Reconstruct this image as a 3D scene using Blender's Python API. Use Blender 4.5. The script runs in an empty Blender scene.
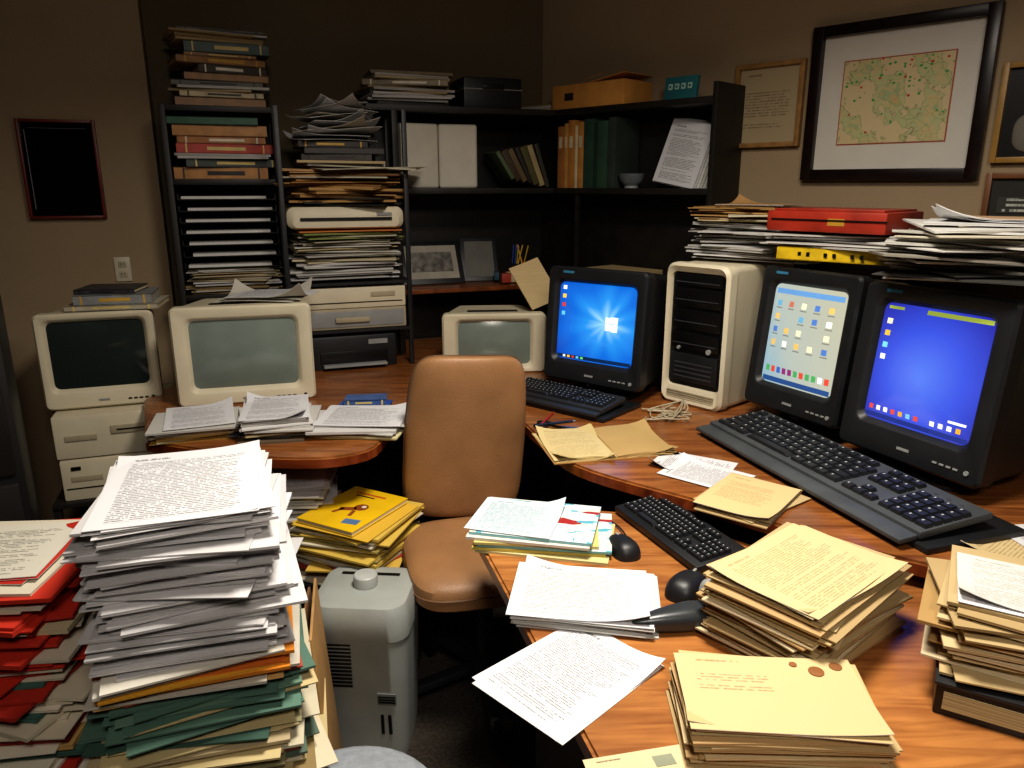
import bpy, bmesh, math, random
from mathutils import Matrix, Vector, noise
R=random.Random(7)
sc=bpy.context.scene
sc.view_settings.view_transform='Standard'
try: sc.view_settings.look='Medium High Contrast'
except Exception: pass
def T(x,y,z): return Matrix.Translation((x,y,z))
def E(rx=0,ry=0,rz=0):
    return Matrix.Rotation(math.radians(rz),4,'Z')@Matrix.Rotation(math.radians(ry),4,'Y')@Matrix.Rotation(math.radians(rx),4,'X')
def lin(h):
    h=h.lstrip('#');o=[]
    for i in (0,2,4):
        c=int(h[i:i+2],16)/255
        o.append(c/12.92 if c<=.04045 else ((c+.055)/1.055)**2.4)
    return (o[0],o[1],o[2],1)
# ---------------- materials ----------------
MC={}
def N(nt,t,**k):
    n=nt.nodes.new(t)
    for a,b in k.items(): setattr(n,a,b)
    return n
def base(name):
    m=bpy.data.materials.new(name);m.use_nodes=True
    nt=m.node_tree;b=nt.nodes['Principled BSDF']
    return m,nt,b
def mat(hexc,rough=.5,metal=0,var=.12,scale=12,bump=0.0,bscale=150,stretch=(1,1,1),spec=.5,em=0):
    key=(hexc,rough,metal,var,scale,bump,bscale,stretch,em)
    if key in MC: return MC[key]
    m,nt,b=base('mat_'+hexc.strip('#')+'_%d'%len(MC))
    c=lin(hexc)
    tc=N(nt,'ShaderNodeTexCoord');mp=N(nt,'ShaderNodeMapping');mp.inputs['Scale'].default_value=stretch
    nt.links.new(tc.outputs['Object'],mp.inputs[0])
    no=N(nt,'ShaderNodeTexNoise');no.inputs['Scale'].default_value=scale;no.inputs['Detail'].default_value=6
    nt.links.new(mp.outputs[0],no.inputs['Vector'])
    cr=N(nt,'ShaderNodeValToRGB')
    cr.color_ramp.elements[0].position=.3;cr.color_ramp.elements[1].position=.7
    cr.color_ramp.elements[0].color=tuple(x*(1-var*1.5) for x in c[:3])+(1,)
    cr.color_ramp.elements[1].color=tuple(min(1,x*(1+var)) for x in c[:3])+(1,)
    nt.links.new(no.outputs[0],cr.inputs[0]);nt.links.new(cr.outputs[0],b.inputs['Base Color'])
    b.inputs['Roughness'].default_value=rough;b.inputs['Metallic'].default_value=metal
    if bump:
        n2=N(nt,'ShaderNodeTexNoise');n2.inputs['Scale'].default_value=bscale
        nt.links.new(tc.outputs['Object'],n2.inputs['Vector'])
        bp=N(nt,'ShaderNodeBump');bp.inputs['Strength'].default_value=bump;bp.inputs['Distance'].default_value=.004
        nt.links.new(n2.outputs[0],bp.inputs['Height']);nt.links.new(bp.outputs[0],b.inputs['Normal'])
    if em:
        b.inputs['Emission Color'].default_value=c;b.inputs['Emission Strength'].default_value=em
    MC[key]=m;return m
def math_(nt,op,a,bv=None,c=None):
    n=N(nt,'ShaderNodeMath',operation=op)
    for i,x in enumerate((a,bv,c)):
        if x is None: continue
        if isinstance(x,(int,float)): n.inputs[i].default_value=x
        else: nt.links.new(x,n.inputs[i])
    return n.outputs[0]
def paper(hexc,edge=.35,rough=.75):
    key=('p',hexc,edge)
    if key in MC: return MC[key]
    m,nt,b=base('paper_'+hexc.strip('#'));c=lin(hexc)
    tc=N(nt,'ShaderNodeTexCoord');mp=N(nt,'ShaderNodeMapping');mp.inputs['Scale'].default_value=(2,2,700)
    nt.links.new(tc.outputs['Object'],mp.inputs[0])
    no=N(nt,'ShaderNodeTexNoise');no.inputs['Scale'].default_value=1;no.inputs['Detail'].default_value=3
    nt.links.new(mp.outputs[0],no.inputs['Vector'])
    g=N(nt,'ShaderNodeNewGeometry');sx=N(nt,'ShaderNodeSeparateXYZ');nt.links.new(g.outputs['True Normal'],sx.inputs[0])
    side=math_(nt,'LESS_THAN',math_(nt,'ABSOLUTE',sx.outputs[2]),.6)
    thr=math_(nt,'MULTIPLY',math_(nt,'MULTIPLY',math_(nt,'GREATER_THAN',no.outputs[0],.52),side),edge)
    n3=N(nt,'ShaderNodeTexNoise');n3.inputs['Scale'].default_value=9;n3.inputs['Detail'].default_value=5;nt.links.new(tc.outputs['Object'],n3.inputs['Vector'])
    m0=N(nt,'ShaderNodeMix',data_type='RGBA');m0.inputs[6].default_value=tuple(x*1.03 for x in c[:3])+(1,);m0.inputs[7].default_value=(c[0]*.84,c[1]*.82,c[2]*.76,1)
    nt.links.new(n3.outputs[0],m0.inputs[0])
    mx=N(nt,'ShaderNodeMix',data_type='RGBA');nt.links.new(m0.outputs[2],mx.inputs[6])
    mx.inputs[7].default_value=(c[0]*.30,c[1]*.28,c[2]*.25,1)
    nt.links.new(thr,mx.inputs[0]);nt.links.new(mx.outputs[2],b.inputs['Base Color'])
    b.inputs['Roughness'].default_value=rough
    MC[key]=m;return m
def text(hexc,rows=43,cols=60,ink='#1c1c22',kind=0,op=.8,vtop=.87,vbot=.06,umax=.89):
    """printed page: rows of words in the sheet's own UVs"""
    key=('t',hexc,rows,cols,ink,kind)
    if key in MC: return MC[key]
    m,nt,b=base('printed_page_%d'%len(MC))
    uv=N(nt,'ShaderNodeUVMap');uv.uv_map='UVMap';s=N(nt,'ShaderNodeSeparateXYZ');nt.links.new(uv.outputs[0],s.inputs[0])
    U,V=s.outputs[0],s.outputs[1]
    vr=math_(nt,'MULTIPLY',V,rows);row=math_(nt,'FLOOR',vr);fr=math_(nt,'FRACT',vr)
    line=math_(nt,'MULTIPLY',math_(nt,'GREATER_THAN',fr,.28),math_(nt,'LESS_THAN',fr,.74))
    def wcell(k,seed):
        uc=math_(nt,'FLOOR',math_(nt,'MULTIPLY',U,cols*k))
        cx=N(nt,'ShaderNodeCombineXYZ');nt.links.new(uc,cx.inputs[0]);nt.links.new(row,cx.inputs[1]);cx.inputs[2].default_value=seed
        wn=N(nt,'ShaderNodeTexWhiteNoise',noise_dimensions='3D');nt.links.new(cx.outputs[0],wn.inputs['Vector']);return wn.outputs['Value']
    w0=wcell(1.6,kind*3.7);w1=wcell(4.0,kind*1.3+9)
    word=math_(nt,'MULTIPLY',math_(nt,'GREATER_THAN',w0,.17),math_(nt,'ADD',math_(nt,'MULTIPLY',w1,.55),.45))
    cr=N(nt,'ShaderNodeCombineXYZ');nt.links.new(row,cr.inputs[0]);cr.inputs[1].default_value=kind+.5
    w2=N(nt,'ShaderNodeTexWhiteNoise',noise_dimensions='3D');nt.links.new(cr.outputs[0],w2.inputs['Vector'])
    endu=math_(nt,'ADD',math_(nt,'MULTIPLY',math_(nt,'POWER',w2.outputs['Value'],.18),umax-.4),.4)
    w3=N(nt,'ShaderNodeSeparateColor');nt.links.new(w2.outputs['Color'],w3.inputs[0])
    mk=math_(nt,'MULTIPLY',math_(nt,'GREATER_THAN',U,.10),math_(nt,'LESS_THAN',U,endu))
    mk=math_(nt,'MULTIPLY',mk,math_(nt,'LESS_THAN',w3.outputs[1],.90))
    mk=math_(nt,'MULTIPLY',mk,math_(nt,'MULTIPLY',math_(nt,'GREATER_THAN',V,vbot),math_(nt,'LESS_THAN',V,vtop)))
    body=math_(nt,'MULTIPLY',math_(nt,'MULTIPLY',line,word),mk)
    t=math_(nt,'MULTIPLY',math_(nt,'MULTIPLY',math_(nt,'GREATER_THAN',U,.12),math_(nt,'LESS_THAN',U,.36)),math_(nt,'MULTIPLY',math_(nt,'GREATER_THAN',V,.895),math_(nt,'LESS_THAN',V,.922)))
    t=math_(nt,'MULTIPLY',t,word)
    ink_=math_(nt,'MULTIPLY',math_(nt,'MAXIMUM',body,t),op)
    mx=N(nt,'ShaderNodeMix',data_type='RGBA');mx.inputs[6].default_value=lin(hexc);mx.inputs[7].default_value=lin(ink)
    nt.links.new(ink_,mx.inputs[0]);nt.links.new(mx.outputs[2],b.inputs['Base Color']);b.inputs['Roughness'].default_value=.7
    MC[key]=m;return m
def wood(name,c1,c2,rot=0,rough=.26,sc_=1.0):
    m,nt,b=base(name)
    tc=N(nt,'ShaderNodeTexCoord');mp=N(nt,'ShaderNodeMapping');mp.inputs['Scale'].default_value=(2.2*sc_,22*sc_,6*sc_);mp.inputs['Rotation'].default_value=(0,0,math.radians(rot))
    nt.links.new(tc.outputs['Object'],mp.inputs[0])
    no=N(nt,'ShaderNodeTexNoise');no.inputs['Scale'].default_value=1.6;no.inputs['Detail'].default_value=9;no.inputs['Distortion'].default_value=1.1
    nt.links.new(mp.outputs[0],no.inputs['Vector'])
    cr=N(nt,'ShaderNodeValToRGB');e=cr.color_ramp.elements
    e[0].position=.28;e[0].color=lin(c1);e[1].position=.66;e[1].color=lin(c2)
    nt.links.new(no.outputs[0],cr.inputs[0])
    n2=N(nt,'ShaderNodeTexNoise');n2.inputs['Scale'].default_value=5;n2.inputs['Detail'].default_value=7;nt.links.new(tc.outputs['Object'],n2.inputs['Vector'])
    mx=N(nt,'ShaderNodeMix',data_type='RGBA');nt.links.new(cr.outputs[0],mx.inputs[6]);c=lin(c1);mx.inputs[7].default_value=(c[0]*.6,c[1]*.6,c[2]*.6,1)
    nt.links.new(math_(nt,'MULTIPLY',math_(nt,'SUBTRACT',n2.outputs[0],.44),1.4),mx.inputs[0]);mx.clamp_factor=True
    nt.links.new(mx.outputs[2],b.inputs['Base Color'])
    nt.links.new(math_(nt,'ADD',math_(nt,'MULTIPLY',n2.outputs[0],.25),rough-.1),b.inputs['Roughness'])
    b.inputs['Coat Weight'].default_value=.25;b.inputs['Coat Roughness'].default_value=.18
    return m
# ---------------- builder ----------------
class B:
    def __init__(s,name):
        s.name=name;s.bm=bmesh.new();s.uv=s.bm.loops.layers.uv.new('UVMap');s.mats=[];s.M=Matrix.Identity(4)
    def mi(s,m):
        if m not in s.mats: s.mats.append(m)
        return s.mats.index(m)
    def box(s,size,loc=(0,0,0),rot=(0,0,0),m=None,bev=0,taper=1,seg=2):
        t=bmesh.new();uv=t.loops.layers.uv.new('UVMap')
        bmesh.ops.create_cube(t,size=1)
        for v in t.verts:
            k=taper if v.co.z>0 else 1
            v.co=Vector((v.co.x*size[0]*k,v.co.y*size[1]*k,v.co.z*size[2]))
        if bev: bmesh.ops.bevel(t,geom=t.edges[:],offset=bev,segments=seg,affect='EDGES',profile=.6)
        i=s.mi(m)
        t.normal_update()
        for f in t.faces:
            f.material_index=i;n=f.normal
            a=max(range(3),key=lambda k:abs(n[k]))
            p,q={0:(1,2),1:(0,2),2:(0,1)}[a]
            for l in f.loops: l[uv].uv=(l.vert.co[p]/size[p]+.5,l.vert.co[q]/size[q]+.5)
        s.merge(t,s.M@T(*loc)@E(*rot));return s
    def merge(s,t,M):
        t.transform(M);me=bpy.data.meshes.new('t');t.to_mesh(me);t.free();s.bm.from_mesh(me);bpy.data.meshes.remove(me)
    def frust(s,cx,cy,z0,z1,w,d,k,i,M,leg=None):
        a=[];w/=2;d/=2
        for z,q in ((z0,1),(z1,k)):
            for sx,sy in ((-1,-1),(1,-1),(1,1),(-1,1)): a.append(s.bm.verts.new(M@Vector((cx+sx*w*q,cy+sy*d*q,z))))
        for f in ((4,5,6,7),(0,1,5,4),(1,2,6,5),(2,3,7,6),(3,0,4,7)):
            fc=s.bm.faces.new([a[j] for j in f]);fc.material_index=i
        if leg is not None:
            h=min(w,d)
            x0=cx-w*k*.62;y0=cy+d*k*.05;q=h*.55
            vs=[s.bm.verts.new(M@Vector((x0+dx*q*.7,y0+dy*q,z1+.0003))) for dx,dy in ((0,0),(1,0),(1,1),(0,1))]
            fc=s.bm.faces.new(vs);fc.material_index=leg
    def cyl(s,r,h,loc=(0,0,0),rot=(0,0,0),m=None,r2=None,n=24,bev=0):
        t=bmesh.new();t.loops.layers.uv.new('UVMap')
        bmesh.ops.create_cone(t,cap_ends=True,segments=n,radius1=r,radius2=r if r2 is None else r2,depth=h)
        if bev:
            ed=[e for e in t.edges if abs(e.verts[0].co.z-e.verts[1].co.z)<1e-6]
            bmesh.ops.bevel(t,geom=ed,offset=bev,segments=3,affect='EDGES',profile=.6)
        i=s.mi(m)
        for f in t.faces: f.material_index=i
        s.merge(t,s.M@T(*loc)@E(*rot));return s
    def sup(s,ax,ay,az,e1=.4,e2=.4,loc=(0,0,0),rot=(0,0,0),m=None,nu=32,nv=16,deform=None,zmin=None):
        t=bmesh.new();t.loops.layers.uv.new('UVMap');i=s.mi(m)
        def sp(x,e): return math.copysign(abs(x)**e,x)
        rows=[]
        for a in range(1,nv):
            ph=-math.pi/2+math.pi*a/nv;row=[]
            for b_ in range(nu):
                q=2*math.pi*b_/nu
                p=Vector((ax*sp(math.cos(ph),e1)*sp(math.cos(q),e2),ay*sp(math.cos(ph),e1)*sp(math.sin(q),e2),az*sp(math.sin(ph),e1)))
                if zmin is not None: p.z=max(p.z,zmin)
                if deform: p=deform(p)
                row.append(t.verts.new(p))
            rows.append(row)
        for a in range(len(rows)-1):
            for b_ in range(nu):
                t.faces.new((rows[a][b_],rows[a][(b_+1)%nu],rows[a+1][(b_+1)%nu],rows[a+1][b_]))
        t.faces.new(rows[0][::-1]);t.faces.new(rows[-1])
        for f in t.faces: f.material_index=i
        s.merge(t,s.M@T(*loc)@E(*rot));return s
    def loft(s,rings,m,cap0=False,cap1=True,K=5,loc=(0,0,0),rot=(0,0,0)):
        t=bmesh.new();t.loops.layers.uv.new('UVMap');i=s.mi(m);rr=[]
        for (y,w,h,xc,zc,r) in rings:
            row=[];r=min(r,w/2*.99,h/2*.99)
            for cxs,czs,a0 in ((1,1,0),(-1,1,90),(-1,-1,180),(1,-1,270)):
                for k in range(K):
                    a=math.radians(a0+90*k/(K-1))
                    row.append(t.verts.new((xc+cxs*(w/2-r)+r*math.cos(a),y,zc+czs*(h/2-r)+r*math.sin(a))))
            rr.append(row)
        n=len(rr[0])
        for a in range(len(rr)-1):
            for b_ in range(n): t.faces.new((rr[a][b_],rr[a+1][b_],rr[a+1][(b_+1)%n],rr[a][(b_+1)%n]))
        if cap0: t.faces.new(rr[0])
        if cap1: t.faces.new(rr[-1][::-1])
        bmesh.ops.recalc_face_normals(t,faces=t.faces[:]) if (cap0 and cap1) else None
        for f in t.faces: f.material_index=i
        s.merge(t,s.M@T(*loc)@E(*rot));return s
    def sheet(s,w,h,t,loc,rz=0,m=None,mt=None,a=0,b=0,c=0,curl=0,tilt=(0,0),nx=6,ny=6,droop=0):
        bm=s.bm;i=s.mi(m);j=s.mi(mt or m);M=s.M@T(*loc)@E(tilt[0],tilt[1],rz)
        ci=R.choice((-1,1)),R.choice((-1,1))
        def zz(x,y):
            z=a*x*x+b*y*y+c*x*y
            if curl:
                k=(x*ci[0]/w+y*ci[1]/h)-.55
                if k>0: z+=curl*k*k*8
            if droop:
                k=abs(x)/w*2-.6
                if k>0: z-=droop*k*k
            return z
        top=[];bot=[]
        for iy in range(ny+1):
            rt=[];rb=[]
            for ix in range(nx+1):
                x=w*(ix/nx-.5);y=h*(iy/ny-.5);z=zz(x,y)
                rt.append(bm.verts.new(M@Vector((x,y,z+t))));rb.append(bm.verts.new(M@Vector((x,y,z))))
            top.append(rt);bot.append(rb)
        for iy in range(ny):
            for ix in range(nx):
                f=bm.faces.new((top[iy][ix],top[iy][ix+1],top[iy+1][ix+1],top[iy+1][ix]));f.material_index=j
                for l,(p,q) in zip(f.loops,((ix,iy),(ix+1,iy),(ix+1,iy+1),(ix,iy+1))): l[s.uv].uv=(p/nx,q/ny)
                f=bm.faces.new((bot[iy][ix],bot[iy+1][ix],bot[iy+1][ix+1],bot[iy][ix+1]));f.material_index=i
        for ix in range(nx):
            for (u,w_) in ((0,0),(1,ny)):
                q=(bot[w_][ix],bot[w_][ix+1],top[w_][ix+1],top[w_][ix])
                f=bm.faces.new(q if u==0 else q[::-1]);f.material_index=i
        for iy in range(ny):
            for (u,w_) in ((0,0),(1,nx)):
                q=(bot[iy][w_],top[iy][w_],top[iy+1][w_],bot[iy+1][w_])
                f=bm.faces.new(q if u==0 else q[::-1]);f.material_index=i
        return s
    def book(s,w,d,t,loc,rz=0,col='#7a2a20',pg='#d8cba6',rot=None):
        M0=s.M;s.M=s.M@T(*loc)@(E(*rot) if rot else E(0,0,rz))
        cm=mat(col,.45,var=.15,scale=25);c=min(.003,t*.15)
        s.box((w,d,c),(0,0,c/2),m=cm);s.box((w,d,c),(0,0,t-c/2),m=cm)
        s.box((w,c*1.5,t),(0,-d/2+c*.75,t/2),m=cm)
        s.box((w-.008,d-.008,t-2*c-.0004),(0,.002,t/2),m=paper(pg,.6))
        if R.random()<.7:
            lm=mat(R.choice(['#d9c27a','#e8e2d0','#2a2420','#c8a040']),.5)
            s.box((w*.4,.0008,t*.35),(R.uniform(-.02,.02),-d/2-.0004,t/2),m=lm)
            for sx in (-.4,.4): s.box((.006,.0008,t*.9),(w*sx,-d/2-.0004,t/2),m=lm)
        s.M=M0;return s
    def done(s,loc=(0,0,0),rz=0,ang=35):
        me=bpy.data.meshes.new(s.name);s.bm.normal_update();s.bm.to_mesh(me);s.bm.free()
        for m in s.mats: me.materials.append(m)
        for p in me.polygons: p.use_smooth=True
        try: me.set_sharp_from_angle(angle=math.radians(ang))
        except Exception: pass
        o=bpy.data.objects.new(s.name,me);sc.collection.objects.link(o)
        o.location=loc;o.rotation_euler=(0,0,math.radians(rz));return o
# ---------------- room frames ----------------
C=Vector((.15,3.9))
BA=Vector((-.94,-.342));BN=Vector((.342,-.94));BR=20
RA=Vector((.707,-.707));RN=Vector((-.707,-.707));RR=-45
def WB(s,o,z=0): p=C+BA*s+BN*o;return (p.x,p.y,z)
def WR(s,o,z=0): p=C+RA*s+RN*o;return (p.x,p.y,z)
def wallmat(name,hexc):
    m,nt,b=base(name);c=lin(hexc)
    tc=N(nt,'ShaderNodeTexCoord');no=N(nt,'ShaderNodeTexNoise');no.inputs['Scale'].default_value=2.5;no.inputs['Detail'].default_value=8
    nt.links.new(tc.outputs['Object'],no.inputs['Vector'])
    cr=N(nt,'ShaderNodeValToRGB');cr.color_ramp.elements[0].color=tuple(x*.88 for x in c[:3])+(1,);cr.color_ramp.elements[1].color=tuple(x*1.1 for x in c[:3])+(1,)
    nt.links.new(no.outputs[0],cr.inputs[0]);nt.links.new(cr.outputs[0],b.inputs['Base Color'])
    n2=N(nt,'ShaderNodeTexNoise');n2.inputs['Scale'].default_value=180;nt.links.new(tc.outputs['Object'],n2.inputs['Vector'])
    bp=N(nt,'ShaderNodeBump');bp.inputs['Strength'].default_value=.25;bp.inputs['Distance'].default_value=.003
    nt.links.new(n2.outputs[0],bp.inputs['Height']);nt.links.new(bp.outputs[0],b.inputs['Normal'])
    b.inputs['Roughness'].default_value=.85
    return m
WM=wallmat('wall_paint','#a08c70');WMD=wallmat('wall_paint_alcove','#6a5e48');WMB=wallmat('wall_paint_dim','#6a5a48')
def wall(name,p,q,z0,z1,th,m):
    p=Vector(p[:2]);q=Vector(q[:2]);d=(q-p);L=d.length;a=math.degrees(math.atan2(d.y,d.x))
    b=B(name);b.box((L,th,z1-z0),(0,th/2,(z1-z0)/2),m=m)
    mid=(p+q)/2;return b.done((mid.x,mid.y,z0),a)
ce=WR(3.6,0);le=WB(2.7,0)
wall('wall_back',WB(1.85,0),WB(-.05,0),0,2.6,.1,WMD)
wall('wall_right',WR(-.05,0),ce,0,2.6,.1,WM)
wall('wall_left',WB(2.75,.15),WB(1.76,.15),0,2.6,.15,WM)
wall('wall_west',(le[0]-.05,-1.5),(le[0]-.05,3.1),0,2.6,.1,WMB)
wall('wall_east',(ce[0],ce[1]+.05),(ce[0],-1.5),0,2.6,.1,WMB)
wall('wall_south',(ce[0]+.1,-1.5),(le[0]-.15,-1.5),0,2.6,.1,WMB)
carpet=mat('#3b342c',.95,var=.4,scale=90,bump=.8,bscale=260)
b=B('floor');b.box((5.6,6,.1),(.15,1.3,-.05),m=carpet);b.done()
b=B('ceiling');b.box((5.6,6,.1),(.15,1.3,2.65),m=mat('#8b8274',.9));b.done()
wall('baseboard_left',WB(2.7,.165),WB(1.80,.165),0,.09,.015,mat('#3a2a1e',.5))
# ---------------- camera ----------------
cam=bpy.data.cameras.new('cam');co=bpy.data.objects.new('camera',cam);sc.collection.objects.link(co)
cam.sensor_width=36;cam.lens=36*740/1024;co.location=(0,0,1.5);co.rotation_euler=(math.radians(75),0,0);cam.clip_start=.05
sc.camera=co
# ---------------- common mats ----------------
BEI=mat('#d0c7ae',.5,var=.06,scale=6,bump=.15,bscale=400);BEID=mat('#a89d84',.55,var=.08)
BLK=mat('#1d1f22',.42,var=.15,bump=.15,bscale=500);BLK2=mat('#0c0c0e',.35);GRY=mat('#8f9190',.45,var=.08);DRK=mat('#24201d',.5,var=.2)
GLS=mat('#7a857e',.16,var=.15,scale=4);GLSD=mat('#2a3230',.1,var=.1,scale=3)
SHELF=mat('#1d1915',.5,var=.25,scale=18)
WOOD=wood('wood_desk','#683a1e','#a56a38',rot=38)
WOODL=wood('wood_table','#7a4624','#b87e46',rot=52,rough=.28)
WOODR=wood('wood_red','#54220f','#8c4420')
WOODB=wood('wood_shelf','#5a3018','#8a4e28')
# ---------------- desks ----------------
def slabpoly(b,pts,z0,z1,m,me,bev=.006):
    t=bmesh.new();t.loops.layers.uv.new('UVMap')
    vs=[t.verts.new((x,y,z1)) for x,y in pts];lo=[t.verts.new((x,y,z0)) for x,y in pts]
    ft=t.faces.new(vs);t.faces.new(lo[::-1]);n=len(pts)
    i=b.mi(m);j=b.mi(me);ft.material_index=i
    for k in range(n):
        f=t.faces.new((lo[k],lo[(k+1)%n],vs[(k+1)%n],vs[k]));f.material_index=j
    bmesh.ops.recalc_face_normals(t,faces=t.faces[:])
    bmesh.ops.bevel(t,geom=[e for e in ft.edges],offset=bev,segments=2,affect='EDGES')
    b.merge(t,b.M)
def smooth(pts,n=6):
    out=[]
    for k in range(len(pts)-1):
        p0=Vector(pts[max(k-1,0)]);p1=Vector(pts[k]);p2=Vector(pts[k+1]);p3=Vector(pts[min(k+2,len(pts)-1)])
        for j in range(n):
            t=j/n;out.append(tuple(.5*((2*p1)+(-p0+p2)*t+(2*p0-5*p1+4*p2-p3)*t*t+(-p0+3*p1-3*p2+p3)*t**3)))
    out.append(tuple(pts[-1]));return out
b=B('corner_desk')
front=[(-1.10,2.10),(-.66,1.96),(-.42,2.02),(-.35,2.30),(-.05,2.42),(.08,2.15),(.18,1.90),(.46,1.66),(.80,1.38),(1.1,1.24),(1.60,1.16)]
fp=smooth(front)
backp=[(1.95,1.75),WR(2.0,.02)[:2],WR(.02,.03)[:2],WB(1.28,.03)[:2],(-1.30,2.95),(-1.32,2.55)]
slabpoly(b,fp+backp,.728,.76,WOOD,WOODR)
for (x,y) in ((-1.02,2.3),(-.62,2.45),(1.45,1.45),(.2,2.3),(1.0,1.75)):
    b.box((.05,.05,.728),(x,y,.364),m=DRK)
b.box((.62,.02,.5),(-.82,2.75,.45),m=DRK)
b.box((1.2,.02,.5),(.9,2.45,.45),rot=(0,0,-45),m=DRK)
b.done()
b=B('side_table')
tp=[(-.085,1.60),(.10,1.765),(.36,1.72),(.60,1.52),(.95,1.40),(1.45,1.30),(1.45,.45),(.25,.45)]
slabpoly(b,tp,.668,.70,WOODL,WOODR)
for (x,y) in ((.03,1.55),(.34,.55),(1.35,.6),(1.35,1.2)):
    b.box((.05,.05,.668),(x,y,.334),m=DRK)
b.box((.03,.9,.5),(.20,1.0,.40),rot=(0,0,17),m=DRK)
b.done()
# ---------------- CRT ----------------
def crt(W,H,D,sw,sh,bm_,scr,loc,rz,tilt=0,base_h=.05,chin=.0,extras=None,foot=BLK,name='crt_monitor'):
    b=B(name);up=base_h+.0
    b.M=T(0,0,up)@T(0,.1,0)@E(-tilt,0,0)@T(0,-.1,0)
    zc=H/2+chin
    b.loft([(.022,sw,sh,0,zc,.02),(.004,sw+.022,sh+.022,0,zc,.024),(0,sw+.034,sh+.034,0,zc,.026),(0,W-.014,H-.014,0,H/2,.014),(.009,W,H,0,H/2,.02),(.05,W,H,0,H/2,.02),
            (.055,W-.008,H-.008,0,H/2,.02),(.065,W-.008,H-.008,0,H/2,.02),(.075,W-.016,H-.014,0,H/2,.02),(D*.5,W-.03,H-.03,0,H/2+.002,.03),(D*.8,W*.74,H*.84,0,H/2+H*.05,.03),(D*.82,W*.70,H*.80,0,H/2+H*.05,.03),(D,W*.62,H*.72,0,H/2+H*.06,.03)],bm_)
    t=bmesh.new();uv=t.loops.layers.uv.new('UVMap');i=b.mi(scr);n=12;vs={}
    def sp(u,v):
        x=(u-.5)*sw*1.02;z=(v-.5)*sh*1.02
        return Vector((x,.020-.014*(1-(2*u-1)**2)*(1-(2*v-1)**2)**1.0,zc+z))
    for a in range(n+1):
        for c in range(n+1): vs[a,c]=t.verts.new(sp(a/n,c/n))
    for a in range(n):
        for c in range(n):
            f=t.faces.new((vs[a,c],vs[a+1,c],vs[a+1,c+1],vs[a,c+1]));f.material_index=i
            for l,(p,q) in zip(f.loops,((a,c),(a+1,c),(a+1,c+1),(a,c+1))): l[uv].uv=(p/n,q/n)
    b.merge(t,b.M)
    if extras:
        for (u0,v0,u1,v1,m) in extras:
            k=b.mi(m);nn=3
            for p in range(nn):
                for q in range(nn):
                    a=[];
                    for (du,dv) in ((p,q),(p+1,q),(p+1,q+1),(p,q+1)):
                        w=sp(u0+(u1-u0)*du/nn,v0+(v1-v0)*dv/nn);w.y-=.0012;a.append(b.bm.verts.new(b.M@w))
                    f=b.bm.faces.new(a);f.material_index=k
    lowz=zc-sh/2-.017
    if lowz>.02:
        for k in range(4): b.box((.012,.004,.005),(W*.22+k*.018,-.001,lowz*.45),m=BLK2 if bm_ is not BLK else GRY,bev=.001)
        b.box((.035,.002,.007),(0,-.001,lowz*.5),m=GRY)
        b.cyl(.006,.006,(W*.42,-.001,lowz*.45),(90,0,0),m=BLK2 if bm_ is not BLK else GRY,n=16)
    if bm_ is BLK: b.box((.045,.002,.008),(-W*.28,-.001,H-.018),m=mat('#3a7a9a',.4))
    for k in range(9): 
        b.box((W*.5,.004,.002),(0,D*.2+k*.012,H-.008-.0015*k*.3),m=BLK2)
    for sx in (-1,1):
        for k in range(8): b.box((.003,D*.28,.004),(sx*(W/2-.013),D*.32,H*.3+k*.016),m=BLK2)
    b.M=Matrix.Identity(4)
    b.cyl(.10,base_h+.03,(0,.17,(base_h+.03)/2+.004),m=foot,r2=.085,n=32)
    b.loft([(0,W*.62,.24,0,0,.06),(.012,W*.62,.24,0,0,.06),(.018,W*.56,.21,0,0,.05)],foot,cap0=True,loc=(0,.15,0),rot=(90,0,0))
    return b.done(loc,rz)
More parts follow.
